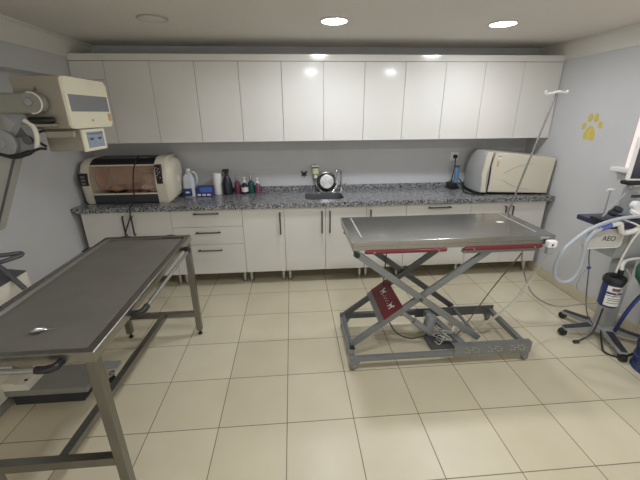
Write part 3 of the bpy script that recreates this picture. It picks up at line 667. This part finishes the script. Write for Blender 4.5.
MB().prism([(-1.44, hy0-.002, 1.865), (-1.41, hy0-.002, 1.865), (-1.422, hy0-.002, 1.889)], (0, 0, 0), (0, .003, 0)).build('warning_mark', DGREY, xr)
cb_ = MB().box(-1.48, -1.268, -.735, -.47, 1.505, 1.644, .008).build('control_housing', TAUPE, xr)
bz = MB().box(-1.267, -1.248, -.737, -.465, 1.500, 1.638, .006).build('screen_bezel', MATS['ivory_plastic'], xr)
scn = MB().box(-1.2485, -1.2455, -.70, -.50, 1.522, 1.622).build('screen', mat('blue_grey_screen', (128, 138, 152), .25, var=.05, scale=20, emit=.12), bz)
mb = MB()
for y in (-.675, -.575): mb.box(-1.2458, -1.2445, y, y+.045, 1.575, 1.583); mb.box(-1.2458, -1.2445, y+.01, y+.038, 1.567, 1.573)
mb.box(-1.2458, -1.2445, -.69, -.51, 1.606, 1.611); mb.build('screen_text', DARK, scn)
# yoke bar, knob and grips on the near side of the head
mb = MB(); mb.box(-1.81, -1.425, hy0-.075, hy0-.012, 1.735, 1.852, .02, 3); mb.cyl((-1.42, hy0-.0735, 1.795), (-1.42, hy0-.012, 1.795), .058, n=28)
yk = mb.build('yoke_bar', mat('grey_green_enamel', (142, 142, 130), .45, var=.03), xr)
MB().tube([(-1.42+.058*math.cos(k*PI/16), hy0-.072, 1.795+.058*math.sin(k*PI/16)) for k in range(-9, 10)], .004, 8).build('yoke_ring', CREAMB, yk)
MB().lathe([(.022, 0), (.022, .012), (.016, .016)], (-1.43, hy0-.0735, 1.80), (0, -1, 0), 18).build('knob', GREY, yk)
MB().tube([(-1.485, hy0-.03, 1.698), (-1.455, hy0-.045, 1.698), (-1.375, hy0-.045, 1.698), (-1.340, hy0-.03, 1.70)], [.017, .02, .02, .017], 12).build('handle', BLACK, xr)
MB().box(-1.535, -1.340, hy0-.05, hy0-.002, 1.662, 1.678, .004).build('handle_mount', TAUPE, xr)
mb = MB(); mb.prism([(-1.645, hy0-.03, 1.755), (-1.515, hy0-.03, 1.75), (-1.465, hy0-.03, 1.66), (-1.485, hy0-.03, 1.56), (-1.535, hy0-.03, 1.50), (-1.635, hy0-.03, 1.48), (-1.675, hy0-.03, 1.56), (-1.575, hy0-.03, 1.68)], (0, 0, 0), (0, .03, 0)); mb.build('yoke_plate', GREY, xr)
mb = MB(); mb.tube(spline([(-1.500, hy0-.05, 1.70), (-1.460, hy0-.05, 1.665), (-1.455, hy0-.05, 1.60), (-1.475, hy0-.05, 1.535)], 6), .014, 10); mb.build('yoke_edge', CREAMB, xr)
MB().prism([(-1.595, hy0-.034, 1.60), (-1.515, hy0-.034, 1.60), (-1.545, hy0-.034, 1.66)], (0, 0, 0), (0, .003, 0)).build('warning_mark', DGREY, xr)
MB().lathe([(.026, 0), (.026, .018), (.02, .022)], (-1.520, hy0-.03, 1.585), (0, -1, 0), 18).build('knob', DGREY, xr)
mb = MB(); mb.lathe([(.075, 0), (.08, .01), (.08, .03), (.07, .036), (.03, .038), (.03, .045), (.02, .05)], (-1.655, hy0-.035, 1.57), (0, -1, 0), 28); mb.build('hand_wheel', GREY, xr)
MB().tube(spline([(-1.715, hy0-.06, 1.52), (-1.615, hy0-.06, 1.492), (-1.535, hy0-.06, 1.508), (-1.455, hy0-.06, 1.535), (-1.42, hy0-.05, 1.532)], 5), [.016]*12+[.008]*9, 10).build('lever', BLACK, xr)
MB().tube(spline([(-1.415, hy0-.03, 1.64), (-1.455, hy0-.03, 1.625), (-1.465, hy0-.03, 1.575), (-1.430, hy0-.03, 1.545)], 5), .008, 8).build('hook', BLACK, xr)
MB().bar((-1.415, hy0-.015, 1.615), (-1.255, hy0-.015, 1.615), .03, .035, (0, 0, 1), .004).build('lower_rail', TAUPE, xr)
# arm, column, body
MB().bar((-1.665, hy0+.02, 1.53), (-1.935, hy0+.02, 1.02), .095, .07, (0, 1, 0), .008).build('arm', mat('pale_grey_enamel', (172, 172, 162), .45, var=.03), xr)
MB().bar((-1.618, hy0-.02, 1.53), (-1.888, hy0-.02, 1.02), .012, .012, (0, 1, 0), .003).build('arm_edge', DGREY, xr)
MB().bar((-1.92, hy0+.02, 1.06), (-1.92, -1.15, .82), .07, .07, (0, 0, 1), .008).build('arm_link', DGREY, xr)
MB().box(-1.99, -1.75, -1.60, -1.215, .056, .60, .01).build('body', CREAMB, xr)
MB().box(-1.995, -1.745, -1.605, -1.21, .0, .055, .003).build('plinth', MATS['mid_grey_enamel'] if 'mid_grey_enamel' in MATS else mat('mid_grey_enamel', (140, 138, 132), .5, var=.04), xr)
tb = MB(); tb.prism([(-2.0, -1.42, .60), (-1.70, -1.42, .60), (-1.70, -1.42, .755), (-2.0, -1.42, .795)], (0, 0, 0), (0, .48, 0)); tb.build('console', CREAMB, xr)
tb = MB(); tb.prism([(-2.0, -1.42, .797), (-1.70, -1.42, .757), (-1.70, -1.42, .765), (-2.0, -1.42, .805)], (0, 0, 0), (0, .48, 0)); tb.build('console_top', DGREY, xr)
MB().tube(spline([(-2.0, -1.10, .92), (-1.80, -.96, .885), (-1.735, -.90, .872), (-1.72, -.91, .865), (-1.74, -.95, .86), (-1.90, -1.12, .84)], 6), .014, 10).build('handle_loop', DGREY, xr)
MB().tube([(-1.86, -1.03, .935), (-1.74, -1.05, .82), (-1.63, -1.08, .70)], .016, 10).build('handle_strut', DGREY, xr)
MB().box(-1.77, -1.26, -1.33, -1.10, .075, .118, .006).build('base_leg', mat('mid_grey_enamel', (140, 138, 132), .5, var=.04), xr)
MB().box(-1.72, -1.30, -1.32, -1.11, .0, .074, .003).build('base_skid', DARK, xr)
MB().box(-1.259, -1.15, -1.16, -1.10, .105, .13, .006).build('leg_tip', GREY, xr)
MB().bar((-1.62, -1.36, .185), (-1.62, -1.15, .185), .075, .012, (0, 0, 1), .003).build('bracket', CREAMB, xr)
for y in (-1.32, -1.23): MB().ball((-1.605, y, .193), (.010, .010, .005), 8).build('screw', BLACK, xr)
MB().box(-1.75, -1.60, -1.33, -1.18, .119, .178, .004).build('bracket_block', CREAMB, xr)

mb = MB(); mb.lathe([(.030, -.014), (.034, -.01), (.034, .01), (.030, .014)], (-1.175, -1.19, .0345), (.5, 1, 0), 20); cw = mb.build('castor', BLACK, xr)
mb = MB(); mb.tube(spline([(-1.16, -1.21, .034), (-1.145, -1.20, .075), (-1.17, -1.19, .098)], 5), .008, 8); mb.lathe([(.018, .088), (.018, .104)], (-1.175, -1.185, 0)); mb.build('fork', CHROME, cw)

# ------------------------------------------------------------------ anaesthesia machine on the right
an = thing('anaesthesia_machine', 'grey anaesthesia trolley on a five-legged castor base near the right wall', 'medical machine', (2.56, -.97, 0))
hub = Vector((2.545, -.965, 0))
GL = mat('machine_grey', (164, 166, 164), .35, .1, var=.03)
MB().lathe([(.07, .055), (.075, .06), (.075, .10), (.06, .115)], hub).build('hub', GL, an)
for k, (ang, L_) in enumerate(((113, .29), (173, .30), (252, .32), (322, .26), (35, .25))):
    a = math.radians(ang); d_ = Vector((math.cos(a), math.sin(a), 0)); s_ = Vector((-d_.y, d_.x, 0)); e = hub+d_*L_
    mb = MB(); mb.rings([[hub+d_*t+s_*sx*wd+Vector((0, 0, z)) for sx, z in ((-1, z0), (1, z0), (1, z1), (-1, z1))] for t, wd, z0, z1 in ((.05, .038, .062, .108), (L_*.6, .03, .058, .088), (L_, .024, .056, .076))]); lg = mb.build('leg', GL, an)
    mb = MB(); mb.rings([[hub+d_*t+s_*sx*wd+Vector((0, 0, z)) for sx, z in ((-1, z0), (1, z0), (1, z0+.006), (-1, z0+.006))] for t, wd, z0 in ((.10, .026, .1005), (L_*.6, .024, .0885), (L_, .020, .0765))]); mb.build('leg_cover', DARK, lg)
    cs = MB().lathe([(.026, -.02), (.030, -.016), (.030, .016), (.026, .02)], (e.x, e.y, .0305), s_, 20).build('caster', BLACK, lg)
MB().box(2.545-.055, 2.545+.055, -.965-.05, -.965+.05, .10, .93, .012).build('column', GL, an)
# head plate, white name panel, tray
MB().box(2.255, 2.76, -1.03, -.76, .945, .985, .012).build('tray', mat('navy_plastic', (44, 46, 72), .35, var=.08), an)
MB().box(2.235, 2.31, -1.02, -.90, .988, 1.012, .006).build('tray_handle', BLACK, an)
mb = MB(); mb.prism([(x, -1.02, z) for x, z in rrect(2.13, 2.42, .80, .945, .035, 5)], (0, 0, 0), (0, .02, 0)); np_ = mb.build('name_panel', mat('pearl_panel', (198, 196, 188), .35, var=.03), an)
mb = MB(); q = rrect(2.133, 2.417, .803, .942, .035, 5); mb.tube([(x, -1.0215, z) for x, z in q+[q[0]]], .003, 6); mb.build('panel_edge', WHITE, np_)
mb = text_mb('AEO', .052, frame((2.315, -1.0215, .872), (1, 0, -.05), (0, 0, 1))); mb.build('lettering', DARK, np_)
MB().box(2.42, 2.70, -1.0, -.80, .70, .944, .01).build('cabinet_head', GL, an)
# rear upright carrying gauges
MB().box(2.53, 2.70, -.93, -.80, .986, 1.20, .014).build('gauge_block', GL, an)
MB().lathe([(.045, 0), (.045, .02), (.038, .024)], (2.50, -.99, .986+.06), (0, -.4, 1), 24).build('gauge', WHITE, an)
mb = MB(); mb.lathe([(.03, 0), (.03, .02)], (2.37, -.93, 1.03), (0, -.5, 1), 16); mb.lathe([(.03, 0), (.03, .02)], (2.415, -.92, 1.05), (0, -.5, 1), 16); mb.build('control_knob', DARK, an)
MB().tube([(2.30, -.93, 1.0), (2.46, -.90, 1.17)], .006, 8).build('stay', GREY, an)
MB().tube([(2.52, -.86, 1.2), (2.53, -.86, 1.30)], .02, 12).build('upright', GL, an)
MB().box(2.47, 2.60, -.90, -.82, 1.225, 1.255, .01).build('mount_bracket', BLACK, an)
MB().lathe([(.03, 0), (.032, .02), (.032, .04), (.02, .045)], (2.49, -.955, 1.10), (0, -1, 0), 18).build('dial', WHITE, an)
MB().box(2.48, 2.55, -.932, -.929, 1.145, 1.165).build('scale_mark', DARK, an)
# clear breathing hoses
HOSE = mat('clear_blue_hose', (172, 178, 184), .3, var=.05); HOSEW = mat('white_hose', (222, 220, 212), .4, var=.03); BLUE = mat('blue_plastic', (96, 112, 186), .35, var=.06)
def rib(pts, r, n=8):
    P = spline(pts, n); return P, [r*(1+.10*(k % 2)) for k in range(len(P))]
P_, R_ = rib([(2.62, -1.02, 1.015), (2.46, -1.06, 1.045), (2.32, -1.06, 1.035), (2.20, -1.055, 1.00), (2.09, -1.05, .94), (1.97, -1.05, .82), (1.935, -1.05, .70), (1.955, -1.05, .60), (2.02, -1.05, .555), (2.09, -1.05, .575), (2.125, -1.05, .66), (2.125, -1.05, .76), (2.12, -1.05, .86), (2.155, -1.05, .93), (2.215, -1.05, .965)], .019, 8)
MB().tube(P_, [q*.66 for q in R_], 10).build('breathing_hose', HOSE, an)
MB().tube([(2.205, -1.05, .96), (2.27, -1.05, .985)], .017, 14).build('hose_connector', BLUE, an)
MB().tube(spline([(2.27, -1.05, .985), (2.325, -1.055, .995), (2.345, -1.055, .955), (2.375, -1.055, .925), (2.45, -1.05, .935), (2.50, -1.04, .955)], 6), .018, 12).build('hose_elbow', HOSEW, an)
MB().tube(spline([(2.36, -1.0, 1.02), (2.45, -1.06, .985), (2.49, -1.06, .95), (2.455, -1.06, .87), (2.42, -1.06, .74), (2.39, -1.075, .63)], 6), .006, 8).build('sample_line', HOSEW, an)
# soda lime canister
cn = thing('absorber_canister', 'blue absorber canister with white label and black lid on the anaesthesia trolley', 'canister', (2.40, -1.085, .36))
cc = (2.402, -1.075, 0)
MB().lathe([(.060, .365), (.064, .372), (.064, .545), (.060, .55)], cc, n=36).build('body', mat('navy_canister', (42, 52, 102), .3, var=.1), cn)
MB().lathe([(.068, .551), (.072, .558), (.072, .582), (.062, .600), (.03, .606)], cc, n=36).build('lid', BLACK, cn)
mb = MB(); mb.box(2.36, 2.39, -1.10, -1.07, .604, .63, .006); mb.lathe([(.017, .604), (.017, .65)], (2.43, -1.075, 0), n=16); mb.build('lid_port', BLACK, cn)
def arc_label(a0, a1, z0, z1, r_, name, m, par):
    mb = MB(); n = 14; A = [math.radians(a0+(a1-a0)*k/n) for k in range(n+1)]
    pts = [(cc[0]+r_*math.cos(a), cc[1]+r_*math.sin(a), z0) for a in A]+[(cc[0]+(r_-.0015)*math.cos(a), cc[1]+(r_-.0015)*math.sin(a), z0) for a in reversed(A)]
    mb.prism(pts, (0, 0, z0), (0, 0, z1)); return mb.build(name, m, par)
la = arc_label(200, 292, .382, .538, .0652, 'label', WMARK, cn)
NAVY = MATS['navy_canister']
arc_label(201, 291, .476, .492, .066, 'label_band', NAVY, la); arc_label(225, 280, .503, .527, .066, 'label_picture', mat('brown_print', (110, 84, 80), .5, var=.4, scale=90), la)
arc_label(201, 291, .462, .467, .066, 'label_band', NAVY, la)
for z in (.44, .425, .405): arc_label(215, 285, z, z+.005, .066, 'lettering', DGREY, la)
MB().bar((2.44, -1.01, .46), (2.50, -.99, .46), .03, .16, (0, 0, 1), .004).build('bracket', GREY, cn)
MB().tube(spline([(2.43, -1.075, .645), (2.44, -1.06, .69), (2.49, -1.05, .715), (2.60, -1.08, .74), (2.78, -1.12, .78)], 6), [.014]*10+[.010]*15, 12).build('white_tube', HOSEW, cn)
# green breathing bag
mb = MB(); mb.lathe([(.012, .14), (.02, .10), (.07, .04), (.09, -.03), (.075, -.10), (.03, -.15), (.01, -.16)], (2.575, -1.16, .70), (.1, 0, 1), 24)
solid('breathing_bag', mb, mat('green_rubber', (54, 120, 92), .35, var=.06), 'dark green rubber breathing bag hanging at the right edge beside the trolley', 'breathing bag', (2.575, -1.16, .70))
# blue scavenging hose and blue container
bc = thing('blue_canister', 'dark blue plastic container standing on the floor at the right edge by the trolley wheel', 'container', (2.60, -1.40, 0))
BLP = mat('dark_blue_plastic', (46, 60, 108), .3, var=.25, scale=14)
MB().lathe([(.14, .0), (.15, .006), (.14, .02), (.148, .10), (.14, .11), (.15, .20), (.13, .235), (.05, .245)], (2.60, -1.39, 0), n=36).build('body', BLP, bc)
MB().lathe([(.04, .24), (.04, .30), (.03, .31)], (2.60, -1.39, 0), n=20).build('cap', DARK, bc)
P_ = spline([(2.57, -1.05, .10), (2.545, -1.09, .22), (2.56, -1.11, .35), (2.62, -1.12, .48), (2.72, -1.12, .58), (2.79, -1.12, .62)], 8)
solid('scavenging_hose', MB().tube(P_, [.0125*(1+.1*(k % 2)) for k in range(len(P_))], 10), mat('blue_hose', (44, 56, 112), .35, var=.05), 'dark blue corrugated hose curving down at the right edge behind the blue container', 'hose', (2.6, -1.1, .1))
# monitor
mo = thing('patient_monitor', 'flat black-screened monitor with pale bezel cut by the right edge, below the window', 'monitor', (2.52, -.86, 1.29))
Mx = Matrix.Translation((2.452, -.90, 1.262)) @ Matrix.Rotation(math.radians(-8), 4, 'Z')
def tr(mb): bmesh.ops.transform(mb.b, matrix=Mx, verts=mb.b.verts[:]); return mb
tr(MB().box(0, .35, 0, .035, 0, .30, .006)).build('bezel', WHITE, mo)
tr(MB().box(.009, .341, -.002, .001, .014, .288)).build('screen', mat('dark_screen', (58, 60, 70), .15, var=.04), mo)
tr(MB().box(.10, .20, .036, .07, .0, .10, .006)).build('mount', GREY, mo)
# thin drip rod with a white T-shaped top standing on the trolley tray
rd = MB().tube([(2.46, -.78, .984), (2.46, -.78, 1.165)], .0045, 8).build('drip_rod', GREY, an)
MB().tube([(2.43, -.78, 1.166), (2.445, -.78, 1.171), (2.475, -.78, 1.171), (2.49, -.78, 1.166)], .010, 10).build('rod_top', WHITE, rd)
# loose cables
mb = MB(); mb.tube(spline([(1.79, -.93, .86), (1.776, -.90, .72), (1.853, -.90, .505), (1.958, -.90, .359), (2.15, -.90, .258), (2.30, -.96, .30), (2.36, -1.11, .42), (2.42, -1.16, .60), (2.44, -1.10, .665)], 8), .0055, 8)
solid('monitor_cable', mb, mat('grey_rubber', (150, 146, 134), .5, var=.05), 'pale grey cable sagging between the lift table and the absorber canister', 'cable', (2.0, -.9, .2))
mb = MB(); mb.tube(spline([(2.302, -.935, .94), (2.285, -.935, .85), (2.278, -.935, .75), (2.29, -.935, .68), (2.31, -.935, .612), (2.335, -.935, .48), (2.367, -.935, .322), (2.40, -.95, .20), (2.46, -.965, .11)], 8), .004, 8)
solid('sensor_cable', mb, DGREY, 'thin dark cable hanging from the trolley tray past a blue clip', 'cable', (2.29, -.935, .6))
ck = thing('blue_clip', 'small blue clip on thin pale cords, left of the canister', 'clip', (2.31, -.945, .61))
MB().ball((2.30, -.945, .612), (.017, .012, .012), 12).build('body', mat('navy_clip', (52, 62, 128), .35, var=.05), ck)
MB().tube(spline([(2.30, -.945, .612), (2.262, -.945, .565), (2.241, -.945, .479), (2.25, -.945, .43)], 5), .0035, 6).build('cord', GREY, ck)
mb = MB(); mb.tube(spline([(2.50, -1.0, .09), (2.42, -1.12, .03), (2.40, -1.18, .008), (2.46, -1.24, .008), (2.56, -1.22, .008), (2.68, -1.18, .008)], 8), .007, 8)
solid('floor_cable', mb, BLACK, 'black cable looping on the floor between the trolley legs', 'cable', (2.5, -1.15, .01))
mb = MB(); mb.box(2.255, 2.30, -1.055, -1.03, .0, .024, .006)
mb.tube(spline([(2.30, -1.04, .018), (2.38, -1.03, .05), (2.43, -1.02, .12), (2.43, -1.03, .30)], 6), .006, 8)
solid('foot_switch', mb, DARK, 'small dark pedal on the floor between the trolley castors', 'pedal', (2.28, -1.04, 0))
